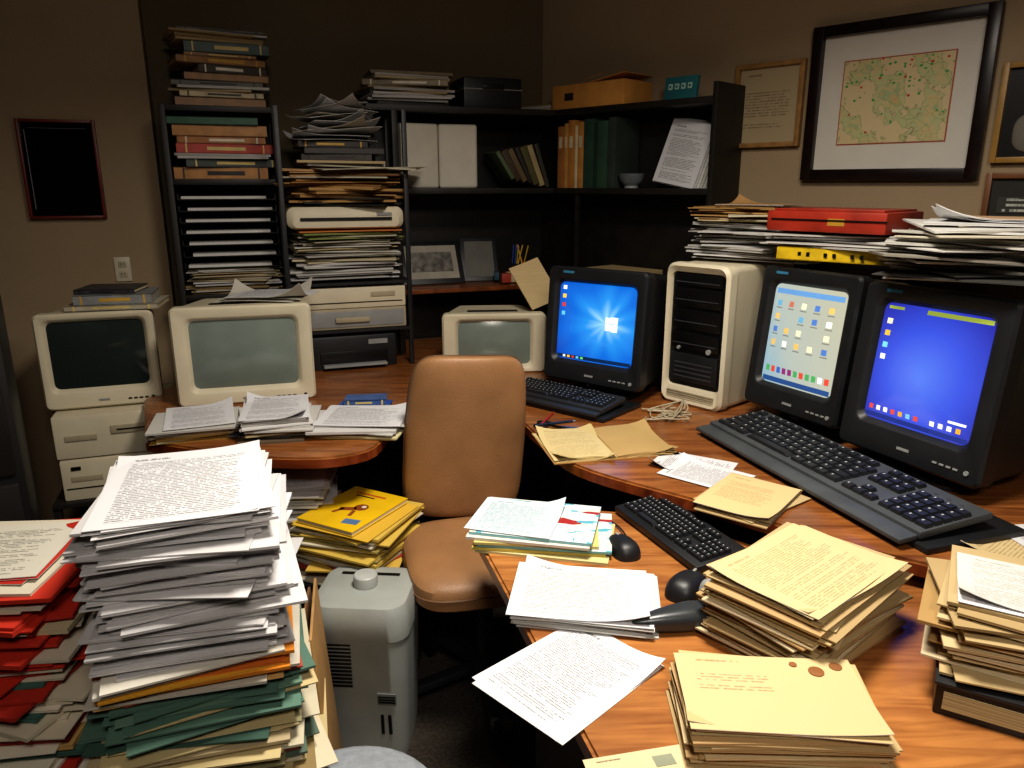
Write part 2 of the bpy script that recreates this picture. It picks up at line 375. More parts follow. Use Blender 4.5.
def screen(kind):
    m,nt,b=base('screen_%s'%kind)
    uv=N(nt,'ShaderNodeUVMap');s=N(nt,'ShaderNodeSeparateXYZ');nt.links.new(uv.outputs[0],s.inputs[0]);U,V=s.outputs[0],s.outputs[1]
    cr=N(nt,'ShaderNodeValToRGB');e=cr.color_ramp.elements
    if kind=='beam':
        dx=math_(nt,'SUBTRACT',U,.66);dy=math_(nt,'SUBTRACT',V,.52)
        r=math_(nt,'SQRT',math_(nt,'ADD',math_(nt,'MULTIPLY',dx,dx),math_(nt,'MULTIPLY',dy,dy)))
        an=math_(nt,'ARCTAN2',dy,dx)
        no=N(nt,'ShaderNodeTexNoise',noise_dimensions='1D');no.inputs['Scale'].default_value=2.2;no.inputs['Detail'].default_value=0;nt.links.new(an,no.inputs['W'])
        f=math_(nt,'ADD',math_(nt,'MULTIPLY',r,1.25),math_(nt,'MULTIPLY',math_(nt,'SUBTRACT',no.outputs[0],.5),.4))
        e[0].position=0;e[0].color=lin('#a8e6ff');e[1].position=1;e[1].color=lin('#0a56c8')
        x=e.new(.3);x.color=lin('#2ea0f8');x=e.new(.6);x.color=lin('#127ae6')
    elif kind=='icons':
        f=math_(nt,'ADD',math_(nt,'MULTIPLY',U,.7),math_(nt,'MULTIPLY',V,.3))
        e[0].position=.05;e[0].color=lin('#9fc0cf');e[1].position=.9;e[1].color=lin('#cfcdb4')
        x=e.new(.35);x.color=lin('#c0cac0')
    else:
        dx=math_(nt,'SUBTRACT',U,.5);dy=math_(nt,'SUBTRACT',V,.45)
        f=math_(nt,'MULTIPLY',math_(nt,'SQRT',math_(nt,'ADD',math_(nt,'MULTIPLY',dx,dx),math_(nt,'MULTIPLY',dy,dy))),1.4)
        e[0].position=.05;e[0].color=lin('#6488fa');e[1].position=.95;e[1].color=lin('#3438b4')
        x=e.new(.5);x.color=lin('#4862ea')
    nt.links.new(f,cr.inputs[0])
    b.inputs['Base Color'].default_value=(.01,.01,.012,1);b.inputs['Roughness'].default_value=.12
    nt.links.new(cr.outputs[0],b.inputs['Emission Color']);b.inputs['Emission Strength'].default_value=.85
    return m
def em(h,s=.7): return mat(h,.3,var=0,em=s)
W_=em('#e8f6ff',1.0)
ex1=[(.655,.53,.72,.60,W_),(.725,.53,.80,.61,W_),(.655,.44,.72,.52,W_),(.725,.43,.80,.52,W_),(0.02,.02,.98,.065,em('#0c2a50'))]
ex1+=[(.05,.9-k*.11,.10,.95-k*.11,em(c)) for k,c in enumerate(['#e0e8f0','#f0c040','#c04030','#60c0f0'])]
ex1+=[(.10+k*.06,.028,.135+k*.06,.057,em(c)) for k,c in enumerate(['#e0e8f0','#f0c040','#c04030','#60c0f0','#70d070'])]
ex2=[(.03,.02,.97,.07,em('#284a80')),(.04,.90,.96,.95,em('#5a86b8'))]
for r_ in range(4):
    for c_ in range(5):
        if (r_*5+c_)%7==6: continue
        x=.08+c_*.18;y=.78-r_*.13
        ex2.append((x,y,x+.065,y+.055,em(R.choice(['#4a6fb0','#c8a860','#a86858','#e4e4e0','#68a078','#6098b8','#d8d0b0','#3a68a0']))))
        ex2.append((x-.01,y-.025,x+.08,y-.014,em('#777c77',.4)))
for c_ in range(11):
    ex2.append((.06+c_*.083,.12,.115+c_*.083,.18,em(R.choice(['#c04838','#3a60b0','#c89830','#e0e0e0','#48985a','#803070']))))
ex3=[(.42,.94,.98,.975,em('#98a848')),(.05,.945,.2,.97,em('#98a848')),(.02,.02,.98,.06,em('#20307a'))]
for k,c in enumerate(['#e8e0c0','#d0b040','#70c0e0','#d8d8e8']): ex3.append((.06,.82-k*.10,.115,.865-k*.10,em(c)))
for c_ in range(12):
    if c_ in (7,): continue
    ex3.append((.05+c_*.075,.085,.09+c_*.075,.125,em(R.choice(['#d8d8e0','#c04838','#c89830','#70b0d0','#e0e0e0','#101020']))))
ex3.append((.80,.15,.95,.17,em('#e0e0f0')))
crt(.40,.41,.38,.31,.275,BLK,screen('beam'),(.27,2.55,.76),-38,tilt=5,base_h=.045,chin=.012,extras=ex1)
crt(.36,.445,.38,.265,.31,BLK,screen('icons'),(.845,2.19,.76),-62,tilt=6,base_h=.045,chin=.015,extras=ex2)
crt(.41,.45,.43,.295,.31,BLK,screen('desk'),(1.005,1.80,.76),-65,tilt=6,base_h=.035,chin=.02,extras=ex3)
crt(.46,.345,.36,.345,.235,BEI,GLS,(-.925,2.50,.76),16,base_h=.0,foot=BEI,chin=.005)
crt(.375,.34,.36,.30,.235,BEI,GLSD,(-1.455,2.54,.735),20,base_h=.0,foot=BEI,chin=.02)
crt(.42,.245,.34,.29,.175,BEI,GLS,(-.07,2.93,.76),5,base_h=.0,foot=BEI,chin=.0)
# ---------------- keyboards ----------------
KEY=mat('#222428',.45,var=.1);KEYL=mat('#3a3c40',.5,var=.1);KBB=mat('#484c4f',.45);LEG=mat('#a8aaa8',.6,var=0)
def keyboard(L,D,loc,rz,body=BLK,pad=0,key=KEY,tilt=5,name='keyboard'):
    b=B(name);b.M=T(0,0,.004)@E(tilt,0,0)
    b.box((L,D,.018),(0,D/2,.009),m=body,bev=.005)
    if pad: b.box((L*.99,pad,.012),(0,-pad/2,.005),m=body,bev=.004)
    i=b.mi(key);k2=b.mi(KEYL);lg=b.mi(LEG)
    u=(L-.03)/22.5;rows=6;rd=(D-.035)/6.3
    for r in range(rows):
        y=.018+rd*(r+.5)+(rd*.3 if r==5 else 0)
        x=-L/2+.015
        xe=x+15*u
        if r==0: ws=[1.3,1.3,1.3,6,1.3,1.3,1.2,1.3]
        elif r==5: ws=[1,-.6,1,1,1,1,-.3,1,1,1,1,-.3,1,1,1,1,-.2]
        else:
            off=[0,2.2,1.8,1.5,1][r];ws=[off]+[1]*int(14-off)+[14.999-off-int(14-off)]
        for w in ws:
            if w>0: b.frust(x+w*u/2,y,.017,.027,w*u*.93,rd*.88,.80,i,b.M,lg if w<3 else None)
            x+=abs(w)*u
        x=xe+.4*u
        for c in range(3):
            if r in (2,) or (r==1 and c!=1): continue
            b.frust(x+(c+.5)*u,y,.017,.027,u*.92,rd*.88,.80,i,b.M,lg)
        x+=3.4*u
        if r<5:
            for c in range(4): b.frust(x+(c+.5)*u,y,.017,.027,u*.92,rd*.88,.80,i,b.M,lg)
        else:
            for c in range(3): b.frust(x+(c+.6)*u,y,.017,.019,u*.3,rd*.2,.8,k2,b.M)
    b.M=Matrix.Identity(4)
    for sx in (-.45,.45): b.box((.03,.012,.02),(L*sx,D*.9,.011),m=BLK2)
    return b.done(loc,rz)
keyboard(.80,.20,(.735,1.80,.775),-72,pad=.05,body=KBB)
keyboard(.42,.15,(.13,2.43,.775),-40,pad=.03,body=mat('#2c2e31',.45))
keyboard(.34,.14,(.325,1.565,.70),-67)
b=B('keyboard_platform');b.box((.86,.28,.014),(0,.13,.007),m=BLK,bev=.004);b.done((.735,1.80,.761),-72)
b=B('keyboard_platform');b.box((.46,.24,.014),(0,.10,.007),m=BLK,bev=.004);b.done((.13,2.43,.761),-40)
# ---------------- tower ----------------
b=B('computer_tower')
w,h,d=.25,.49,.42
b.loft([(.03,w-.04,h-.10,0,h/2+.015,.02),(.014,w-.035,h-.09,0,h/2+.015,.025),(.0,w-.02,h-.02,0,h/2,.03),(.012,w,h,0,h/2,.035),(.05,w,h,0,h/2,.025),(.055,w-.01,h-.01,0,h/2,.02),(d,w-.01,h-.01,0,h/2,.012)],BEI,loc=(0,0,0))
b.box((w-.04,.01,h-.10),(0,.03,h/2+.015),m=BLK)
for z,hh in ((.435,.04),(.375,.065),(.30,.07),(.225,.06)):
    b.box((w-.06,.022,hh),(0,.024,z),m=BLK2,bev=.004);b.box((w-.08,.003,.003),(0,.0125,z-.008),m=KEYL)
b.box((w-.06,.022,.10),(0,.024,.13),m=BLK,bev=.006)
for k in range(4): b.box((w-.10,.003,.005),(0,.0125,.10+k*.016),m=KEYL)
b.cyl(.009,.01,(.06,.012,.20),(90,0,0),m=GRY);b.cyl(.006,.01,(-.06,.012,.20),(90,0,0),m=GRY)
for k in range(5): b.box((w-.06,.003,.004),(0,.004,.014+k*.008),m=BEID)
for k in range(7): b.box((.003,.12,.005),(w/2-.004,.28,.30+k*.014),m=BEID)
b.done((.61,2.46,.76),-48)
# ---------------- stacks ----------------
WH=['#cdcdce','#d6d6d7','#c2c1be','#c9c8c6'];CR=['#c8b48c','#b9a47a','#cfc0a0','#ad966c'];MAN='#c8b080'
WH2=['#d4d4d8','#cdcdd0','#c6c6c9','#dadade','#bcbcc0']
PW='#d4d4d6'
def stack(name,loc,rz,w,d,H,spec,top=None,jit=.012,ang=6,tmin=.003,tmax=.009,curl=.012,wild=0,topsize=None,taper=0,bend=.03):
    b=B(name);z=0
    while z<H-.0005:
        t=min(R.uniform(tmin,tmax),H-z)
        fr=z/H;cols=[c for f,c in spec if f<=fr][-1];c=R.choice(cols)
        m=paper(c,.5)
        x=R.gauss(0,jit);y=R.gauss(0,jit);a=R.gauss(0,ang);bd=R.uniform(-bend,bend)
        if wild and R.random()<wild:
            x*=2.2;y*=1.8;a*=1.8;bd*=2
        fade=z/H;q=1+taper*(1-fade)
        b.sheet(w*q*R.uniform(.94,1.04),d*q*R.uniform(.94,1.04),t*R.uniform(.7,.97),(x,y,z),a,m,None,c=bd,droop=R.uniform(0,.008)*fade,curl=0,nx=4,ny=3)
        z+=t
    if top:
        tw,tdh=topsize or (w,d)
        for j,tm in enumerate(top):
            a=(len(top)-1-j)*R.uniform(-6,6)
            b.sheet(tw,tdh,.0012,(R.gauss(0,.004),R.gauss(0,.004),z+.0015+j*.003),a,paper(PW,0),tm,a=.06,b=.03,c=R.uniform(-.03,.03),curl=curl,nx=10,ny=10)
    return b.done(loc,rz)
TX=[text('#d2d2d5',kind=k) for k in range(3)]
TXC=text('#cbb688',38,48,ink='#5a3e20',kind=5,op=.5);TXM=text('#cdb684',34,42,ink='#5d4020',kind=6,op=.5,vtop=.8,vbot=.3,umax=.8)
spec=[(0,['#c9b98c','#8f7d55','#5a6e62','#b8a67c','#d8cdb4']),(.54,['#8d8a6a','#3c5a50','#c9b98c','#c9c2ac','#b8a988','#b86a50']),(.62,['#56776b','#5f8274','#6a8a7a','#4f6f64','#56776b','#ccb98c']),(.69,['#c9c6be','#b04a34','#bfbbb0','#d8b070']),(.715,['#d98a28','#e0a838','#d9d6cc','#d4762a']),(.75,WH2+['#e0c060']),(.78,WH2)]
stack('file_stack',(-.575,1.22,0),18,.265,.315,.985,spec,top=[TX[0],TX[1],TX[2]],jit=.012,ang=5,wild=.18,topsize=(.255,.335),curl=.005,taper=.32,tmin=.002,tmax=.007,bend=.05)
spec=[(0,['#c8bfa8','#b0402a','#3d6a5e','#ddd6c4','#8c6f45']),(.5,['#d8d0bc','#b8301e','#e6e0d0','#c9a868','#b8301e','#466f66']),(.78,['#d4cdbc','#c8351f','#c9bf9e','#c8351f','#b82a1a'])]
stack('file_stack',(-.97,1.24,0),8,.32,.30,.84,spec,jit=.016,ang=7,wild=.2,top=[paper('#b82a1a',0),paper('#c2321e',0),text('#ccc8ba',34,42,kind=9)],topsize=(.27,.22),tmax=.011)
stack('document_stack',(-.69,2.16,.36),10,.24,.28,.27,[(0,WH+CR),(.6,WH)],top=[TX[1]],topsize=(.22,.27))
stack('book_and_paper_stack',(-.46,2.03,.36),-24,.27,.27,.20,[(0,['#2a2c30','#d8d0bc','#6a6258']),(.2,['#c9a94e','#d4ccb0','#c8bd98','#2a2c30','#c8c4b8','#a03a28']),(.55,['#d9b23c','#d0b454','#d8d2bc','#9c8c50','#c8c4b8'])],jit=.012,ang=10,tmax=.012,tmin=.004)
b=B('illustrated_book');YB=mat('#e0b81c',.4,var=.06)
b.box((.20,.26,.012),(0,0,.006),m=paper('#d8d0b8',.6));b.box((.204,.264,.002),(0,0,.013),m=YB,bev=.0008);b.box((.204,.264,.002),(0,0,.001),m=YB)
RD=mat('#8a4a20',.5);LB=mat('#5a7aa0',.5)
b.cyl(.022,.0008,(.02,.01,.0142),m=RD,n=20);b.box((.05,.022,.0008),(-.01,-.015,.0142),(0,0,25),m=RD);b.box((.012,.04,.0008),(-.03,-.035,.0142),(0,0,-20),m=RD);b.box((.012,.035,.0008),(.02,-.035,.0142),(0,0,14),m=RD)
b.cyl(.008,.001,(.026,.016,.0143),m=mat('#e8e0c8',.5),n=12);b.box((.11,.010,.0008),(-.01,.095,.0142),m=mat('#b86020',.5));b.box((.07,.006,.0008),(-.02,.078,.0142),m=DRK);b.box((.05,.03,.0008),(.055,-.08,.0142),(0,0,10),m=LB)
b.done((-.47,2.03,.562),-28)
b=B('low_cabinet');b.box((.60,.40,.34),(0,0,.17),m=DRK,bev=.006);b.box((.62,.42,.02),(0,0,.35),m=DRK,bev=.004)
for sx in (-.15,.15): b.box((.28,.01,.29),(sx,-.203,.17),m=SHELF,bev=.003);b.box((.08,.015,.01),(sx,-.214,.25),m=GRY,bev=.003)
b.done((-.60,2.14,0),0)
stack('manila_folder_stack',(.535,1.22,.70),40,.31,.215,.125,[(0,CR+['#b4966a'])],top=[paper(MAN,0),TXC,TXC],jit=.008,ang=5,topsize=(.29,.21),curl=.006,tmin=.002,tmax=.006)
stack('manila_folder_stack',(.40,.955,.70),-4,.275,.175,.06,[(0,CR+['#b4966a'])],top=[paper(MAN,0),text('#c9b486',26,30,ink='#6a4a28',kind=8,op=.6,vtop=.72,vbot=.5,umax=.5)],jit=.007,ang=3,topsize=(.275,.175),curl=.004,tmin=.002,tmax=.005)
b=B('wax_seals')
for x,y,r in ((0,0,.012),(.035,.012,.010),(-.03,.018,.006)): b.cyl(r,.0015,(x,y,.0008),m=mat('#8a5a30',.6),n=28,bev=.0005)
b.done((.475,1.0,.7665),0)
stack('document_stack',(.145,1.305,.70),-8,.26,.20,.022,[(0,WH)],top=[TX[0],TX[1]],jit=.008,ang=4,tmax=.004,tmin=.002,topsize=(.265,.20))
b=B('printed_page');b.sheet(.20,.265,.001,(0,0,0),0,paper(PW,0),text('#d4d4d6',48,56,kind=2.5),a=.05,curl=.01,nx=12,ny=12);b.sheet(.20,.265,.001,(.004,-.004,.0),3,paper(PW,0),None,curl=.0,nx=6,ny=6);b.done((.098,1.088,.7005),-48)
def magmat():
    m,nt,b=base('magazine_cover')
    uv=N(nt,'ShaderNodeUVMap');mp=N(nt,'ShaderNodeMapping');mp.inputs['Scale'].default_value=(5,9,1);nt.links.new(uv.outputs[0],mp.inputs[0])
    vo=N(nt,'ShaderNodeTexVoronoi',distance='CHEBYCHEV');vo.inputs['Scale'].default_value=1;nt.links.new(mp.outputs[0],vo.inputs['Vector'])
    s=N(nt,'ShaderNodeSeparateColor');nt.links.new(vo.outputs['Color'],s.inputs[0])
    cr=N(nt,'ShaderNodeValToRGB');cr.color_ramp.interpolation='CONSTANT';e=cr.color_ramp.elements
    e[0].color=lin('#cfd8da');e[1].position=.45;e[1].color=lin('#5fa8b8')
    for p,c in ((.68,'#d8d4c8'),(.8,'#d08038'),(.86,'#d6d6d0'),(.95,'#a03028')): x=e.new(p);x.color=lin(c)
    nt.links.new(s.outputs[0],cr.inputs[0]);nt.links.new(cr.outputs[0],b.inputs['Base Color']);b.inputs['Roughness'].default_value=.35
    return m
MAG=magmat()
b=B('magazine_stack')
cols=['#c8bf8c','#c8b45a','#7ab0b8','#ccc07c','#d8d4cc','#8cc0c8']
for k,c in enumerate(cols): b.sheet(.30-.02*(k>2),.20,.006,(R.uniform(-.006,.012)+(.02 if k<3 else -.005),R.uniform(-.012,.006),k*.007),R.uniform(-6,6),paper(c,.3),MAG if k in(2,5) else None)
b.sheet(.20,.18,.0012,(-.045,.0,.043),-6,paper('#d4d8d8',0),text('#c8d6dc',34,42,ink='#204858',kind=11),a=.08,curl=.015,nx=10,ny=10)
b.done((.055,1.60,.70),-10)
b=B('envelope');b.sheet(.15,.10,.002,(0,0,0),0,paper('#c8bc9c',0),text('#c4b894',14,24,ink='#4a3a28',kind=13,vtop=.5));b.box((.03,.02,.0006),(.04,.025,.0024),m=mat('#8a8f78',.6));b.done((.185,.855,.70),12)
b=B('binder_box');b.box((.30,.24,.055),(0,0,.0275),m=BLK2,bev=.004);b.box((.285,.225,.03),(.004,-.01,.028),m=paper('#b8a880',.5));b.box((.305,.245,.006),(0,0,.055),m=BLK,bev=.002);b.done((.85,1.02,.70),-30)
stack('manila_folder_stack',(.845,1.05,.759),-30,.25,.22,.11,[(0,CR+['#a98a58'])],top=[TX[0],text('#cccbc5',30,36,ink='#504840',kind=15,op=.5)],jit=.012,ang=6,topsize=(.23,.17),curl=.01,tmax=.007)
b=B('photo_card');b.box((.07,.045,.0012),(0,0,.0006),m=MAG);b.done((.42,.835,.70),10)
def notebook(name,loc,rz,w,d,c1,c2=None,t=.012):
    b=B(name)
    for sx in (-1,1):
        for k in range(5):
            cc=c1 if sx<0 else '#b99c68'
            b.sheet(w/2*.98,d*(1-.01*k),t/5*.9,(sx*w/4+R.uniform(-.003,.003),0,k*t/5+.001),R.uniform(-4,4),paper(cc,.3),(c2 if k==4 and c2 and sx<0 else None),a=-.8,curl=.014,nx=6,ny=4)
    b.box((w+.012,d+.01,.002),(0,0,.001),m=mat('#a07a48',.6))
    return b.done(loc,rz)
notebook('open_folder',(.27,2.075,.76),12,.36,.26,'#c9b682',text('#ccba88',34,36,ink='#806840',kind=17,op=.5))
b=B('loose_papers');b.sheet(.15,.21,.001,(0,0,.001),70,paper(PW,0),TX[1],curl=.02,nx=8,ny=8);b.sheet(.15,.21,.001,(.03,-.07,.003),60,paper(PW,0),TX[2],curl=.01,nx=8,ny=8);b.done((.495,1.90,.76),-10)
stack('manila_folder_stack',(.575,1.665,.76),-38,.18,.23,.014,[(0,CR)],top=[TXM],jit=.006,ang=8,tmax=.004,curl=.006)
b=B('desk_papers')
b.sheet(.21,.29,.001,(0,0,.0),50,paper('#c9c6bc',0),TXC,curl=.01,nx=8,ny=8)
b.sheet(.21,.29,.001,(.07,.02,.002),15,paper('#c9c6bc',0),TX[2],curl=.01,nx=8,ny=8);b.done((1.12,1.38,.76),-10)
stack('document_stack',(-.975,2.20,.76),22,.25,.21,.045,[(0,['#b58a50','#d8cda8','#c8a050']),(.6,WH)],top=[TX[0]],topsize=(.20,.24),curl=.012)
stack('document_stack',(-.74,2.22,.76),12,.20,.26,.065,[(0,['#4a4c50','#c8b890','#6a5a48']),(.5,WH)],top=[TX[2],TX[0]],topsize=(.19,.26),curl=.015)
stack('document_stack',(-.47,2.23,.76),-3,.27,.23,.035,[(0,['#3a3c40','#c8b870','#d8cfa8']),(.5,WH)],top=[TX[1]],topsize=(.27,.21),curl=.012)
b=B('book_pile');b.book(.17,.09,.024,(0,0,0),0,'#2c4fa0','#303a4c');b.book(.14,.08,.018,(.0,.01,.0245),12,'#48649a','#303a4c');b.done((-.50,2.42,.76),-5)
def mouse(loc,rz,s=1):
    b=B('computer_mouse');b.sup(.031*s,.055*s,.034*s,.8,.75,m=BLK,zmin=0,deform=lambda p:Vector((p.x*(1-.15*p.y/.055),p.y,p.z*(1-.25*p.y/.055))))
    b.box((.006,.022,.006),(0,.026*s,.026*s),(0,0,0),m=GRY,bev=.002);b.box((.0012,.05,.003),(0,.02*s,.025*s),(-14,0,0),m=BLK2);return b.done(loc,rz)
mouse((.25,1.525,.70),15);mouse((.36,1.355,.70),-35,1.12)
b=B('joystick_handle')
b.sup(.085,.026,.022,.8,.8,loc=(-.03,0,.022),m=mat('#34383b',.3),deform=lambda p:Vector((p.x,p.y*(1+.5*p.x/.085),p.z*(1+.3*p.x/.085))))
b.sup(.035,.03,.03,.8,.8,loc=(.055,.0,.028),m=BLK);b.sup(.02,.014,.02,.8,.8,loc=(.05,.02,.06),rot=(0,20,20),m=GRY);b.done((.33,1.225,.70),14)
b=B('pens')
for k,(x,y,a,c) in enumerate(((0,0,20,'#20304a'),(.03,-.05,-35,'#101010'),(-.02,.05,70,'#a03028'))):
    b.cyl(.004,.13,(x,y,.0042),(0,90,a),m=mat(c,.3),n=12);ca,sa=math.cos(math.radians(a)),math.sin(math.radians(a));b.cyl(.004,.012,(x+ca*.071,y+sa*.071,.0042),(0,90,a),m=GRY,r2=.001,n=12)
b.done((.135,2.26,.76),0)
# ---------------- chair ----------------
TAN=mat('#96704c',.5,var=.12,scale=7,bump=.25,bscale=220);TAND=mat('#5f442c',.6)
b=B('office_chair')
def bk(p):
    k=p.z/.27
    return Vector((p.x*(1-.08*max(k,0)),p.y+.9*p.x*p.x-.05*k,p.z))
b.sup(.190,.045,.262,.32,.5,loc=(0,.22,.735),rot=(-5,3,0),m=TAN,nu=48,nv=28,deform=bk)
b.sup(.193,.006,.265,.32,.5,loc=(0,.222,.735),rot=(-5,3,0),m=TAND,nu=48,nv=28,deform=bk)
b.sup(.225,.215,.05,.45,.45,loc=(0,0.01,.44),m=TAN,nu=48,nv=14,deform=lambda p:Vector((p.x,p.y,p.z-.12*max(0,-p.y-.12))))
b.sup(.228,.218,.006,.45,.45,loc=(0,0.01,.435),m=TAND,nu=48,nv=8)
b.box((.06,.02,.32),(0,.255,.50),(-3,0,0),m=BLK,bev=.006);b.box((.06,.26,.02),(0,.14,.375),m=BLK,bev=.006)
b.box((.22,.24,.02),(0,0,.38),m=BLK,bev=.006);b.cyl(.028,.28,(0,0,.24),m=BLK);b.cyl(.05,.05,(0,0,.10),m=BLK)
for k in range(5):
    a=k*72+50;ca,sa=math.cos(math.radians(a)),math.sin(math.radians(a))
    b.box((.25,.04,.025),(ca*.14,sa*.14,.085),(0,4,a),m=BLK,bev=.006,taper=.8)
    b.cyl(.027,.022,(ca*.26,sa*.26-.012,.028),(90,0,a),m=BLK2);b.cyl(.027,.022,(ca*.26,sa*.26+.014,.028),(90,0,a),m=BLK2);b.cyl(.01,.04,(ca*.26,sa*.26,.065),m=BLK)
b.done((-.085,1.95,.012),14)
# ---------------- shredder ----------------
LG=mat('#9ba09c',.4,var=.06,bump=.1,bscale=300)
b=B('paper_shredder')
b.loft([(0,.22,.19,0,0,.045),(.05,.23,.20,0,0,.045),(.37,.250,.225,0,0,.05),(.375,.258,.232,0,0,.05),(.44,.260,.235,0,0,.05),(.465,.242,.215,0,0,.05),(.472,.20,.17,0,0,.05)],LG,cap0=True,K=8,rot=(90,0,0))
b.cyl(.032,.035,(0,0,.487),m=mat('#b0b4b1',.4),n=28,bev=.008)
b.box((.16,.012,.003),(0,.055,.4725),m=BLK2)
for k in range(12): b.box((.075,.003,.005),(-.055,-.112,.24+k*.011),(3,0,0),m=BLK2)
b.box((.05,.003,.035),(.07,-.107,.20),(3,0,0),m=mat('#6f7472',.5));b.box((.008,.004,.06),(.055,-.104,.12),(3,0,8),m=BLK2);b.box((.008,.004,.06),(.075,-.104,.12),(3,0,-14),m=BLK2)
for k in range(3): b.box((.045,.003,.004),(.07,-.109,.192+k*.008),(3,0,0),m=BLK2)
b.done((-.39,1.77,0),-4)
b=B('leaning_folders')
for k,c in enumerate(['#b08a58','#7c5a38','#c8a878']):
    b.box((.28,.006,.56-.03*k),(R.uniform(-.01,.01),-.02+.018*k,.28-.015*k),(-4-1.5*k,2,R.uniform(-2,2)),m=mat(c,.7),bev=.001)
b.done((-.455,1.50,0.012),102)
b=B('upholstered_stool');FAB=mat('#8c9299',.9,var=.1,scale=60,bump=.4)
b.sup(.17,.17,.045,.6,1.0,loc=(0,0,.415),m=FAB,nu=40);b.cyl(.15,.02,(0,0,.362),m=BLK)
for k in range(4):
    a=math.radians(45+90*k);b.cyl(.012,.37,(.11*math.cos(a),.11*math.sin(a),.183),m=BLK)
b.done((-.285,1.055,0))
b=B('filing_cabinet');b.box((.42,.6,1.18),(0,0,.59),m=mat('#12100f',.5),bev=.006)
for k in range(3): b.box((.39,.012,.36),(0,-.303,.2+k*.385),m=mat('#1a1715',.5),bev=.004);b.box((.10,.02,.015),(0,-.315,.28+k*.385),m=GRY,bev=.004)
b.done((-1.59,1.91,0),33)
b=B('desktop_computer')
b.box((.36,.38,.15),(0,.19,.075),m=BEI,bev=.008);b.box((.37,.38,.155),(0,.192,.232),m=BEI,bev=.008)
for z in (.10,.25): b.box((.15,.006,.03),(.07,-.001,z),m=BEID,bev=.002);b.box((.11,.004,.004),(.07,-.005,z),m=BLK2);b.box((.10,.004,.02),(-.10,-.001,z-.02),m=BEID,bev=.002)
b.box((.335,.003,.004),(0,-.0005,.045),m=BLK2);b.box((.03,.005,.012),(-.13,-.002,.12),m=BLK2)
b.done((-1.41,2.48,.42),20)
b=B('printer_stand');b.box((.42,.44,.02),(0,.22,.41),m=DRK,bev=.003);b.box((.42,.44,.02),(0,.22,.12),m=DRK)
for x in (-.2,.2):
    for y in (.02,.42): b.box((.025,.025,.41),(x,y,.205),m=DRK)
b.done((-1.41,2.46,0),20)
b=B('book_pile')
b.book(.30,.22,.018,(0,0,0),0,'#b5ad98');b.book(.25,.20,.034,(.0,.0,.0185),3,'#8e9090','#b8b4a8');b.book(.2,.17,.016,(-.02,.01,.053),-4,'#3a3c40');b.done((-1.43,2.68,1.078),14)
b=B('loose_papers')
for k in range(3): b.sheet(.28,.21,.001,(R.uniform(-.03,.03),R.uniform(-.02,.02),.001+k*.006),R.uniform(-14,14),paper('#c6c3ba',0),TX[1] if k==2 else None,a=-.25,curl=.035,nx=10,ny=8)
b.done((-.88,2.68,1.112),0)
# ---------------- shelf 1 ----------------
def bookcase(name,w,d,h,boards,loc,rz,backp=True,m=SHELF,th=.022,side=True):
    b=B(name)
    for sx in (-1,1): b.box((th,d,h),(sx*(w/2-th/2),d/2,h/2),m=m,bev=.002)
    for z in boards: b.box((w-2*th,d,th),(0,d/2,z-th/2),m=m,bev=.002)
    if backp: b.box((w,.008,h),(0,d-.004,h/2),m=m)
    return b.done(loc,rz)
p=WB(1.50,.36);bookcase('bookcase',.43,.34,1.80,[.1,.5,.76,1.07,1.525,1.80],(p[0],p[1],0),BR)
BC=['#8a4a2c','#a07444','#4a4036','#983a26','#b88a58','#c8b890','#5d5a50','#7a4a32','#b3997a','#34504c','#a37a4a','#7a6a50']
def pile(name,loc,rz,w,d,H,cols=BC,tmin=.015,tmax=.04,jit=.012,ang=5,pmix=.25):
    b=B(name);z=0
    while z<H-.008:
        t=min(R.uniform(tmin,tmax),H-z)
        if R.random()<pmix:
            t=min(t,.02)
            for q in range(2): b.sheet(w*R.uniform(.85,1),d,t/2*.95,(R.gauss(0,jit),R.gauss(0,jit),z+q*t/2),R.gauss(0,ang),paper(R.choice(CR+WH),.6),c=R.uniform(-.05,.05))
        else: b.book(w*R.uniform(.72,1.02),d*R.uniform(.85,1),t,(R.gauss(0,jit*1.3),R.gauss(0,jit*.5),z),R.gauss(0,ang),R.choice(cols),R.choice(['#d8cba6','#c8b284','#e0d8c4']))
        z+=t+.0004
    return b.done(loc,rz)
pile('book_pile',WB(1.48,.20,1.80),BR,.35,.25,.28,pmix=.35,ang=7,jit=.016,tmin=.012)
pile('book_pile',WB(1.50,.20,1.525),BR,.36,.27,.235,cols=['#b5682c','#3a6a50','#b83a26','#c0622a','#c08a4c','#b87a3c','#3f4a46'],tmin=.02,tmax=.05)
b=B('letter_tray_set')
for k in range(7):
    z=.045*k
    b.box((.37,.27,.004),(0,0,z+.002),m=BLK2);b.box((.005,.27,.022),(-.183,0,z+.012),m=BLK2);b.box((.005,.27,.022),(.183,0,z+.012),m=BLK2)
    b.sheet(.32,.25,.010,(R.uniform(-.012,.012),-.012,z+.0045),R.uniform(-2,2),paper('#e4e4e4',.2))
    for x in (-.183,.183): b.box((.012,.012,.03),(x,.12,z+.03),m=BLK2)
b.done(WB(1.50,.21,1.175),BR)
stack('document_stack',WB(1.50,.21,1.07),BR,.33,.26,.10,[(0,WH+CR)],jit=.012,tmax=.007)
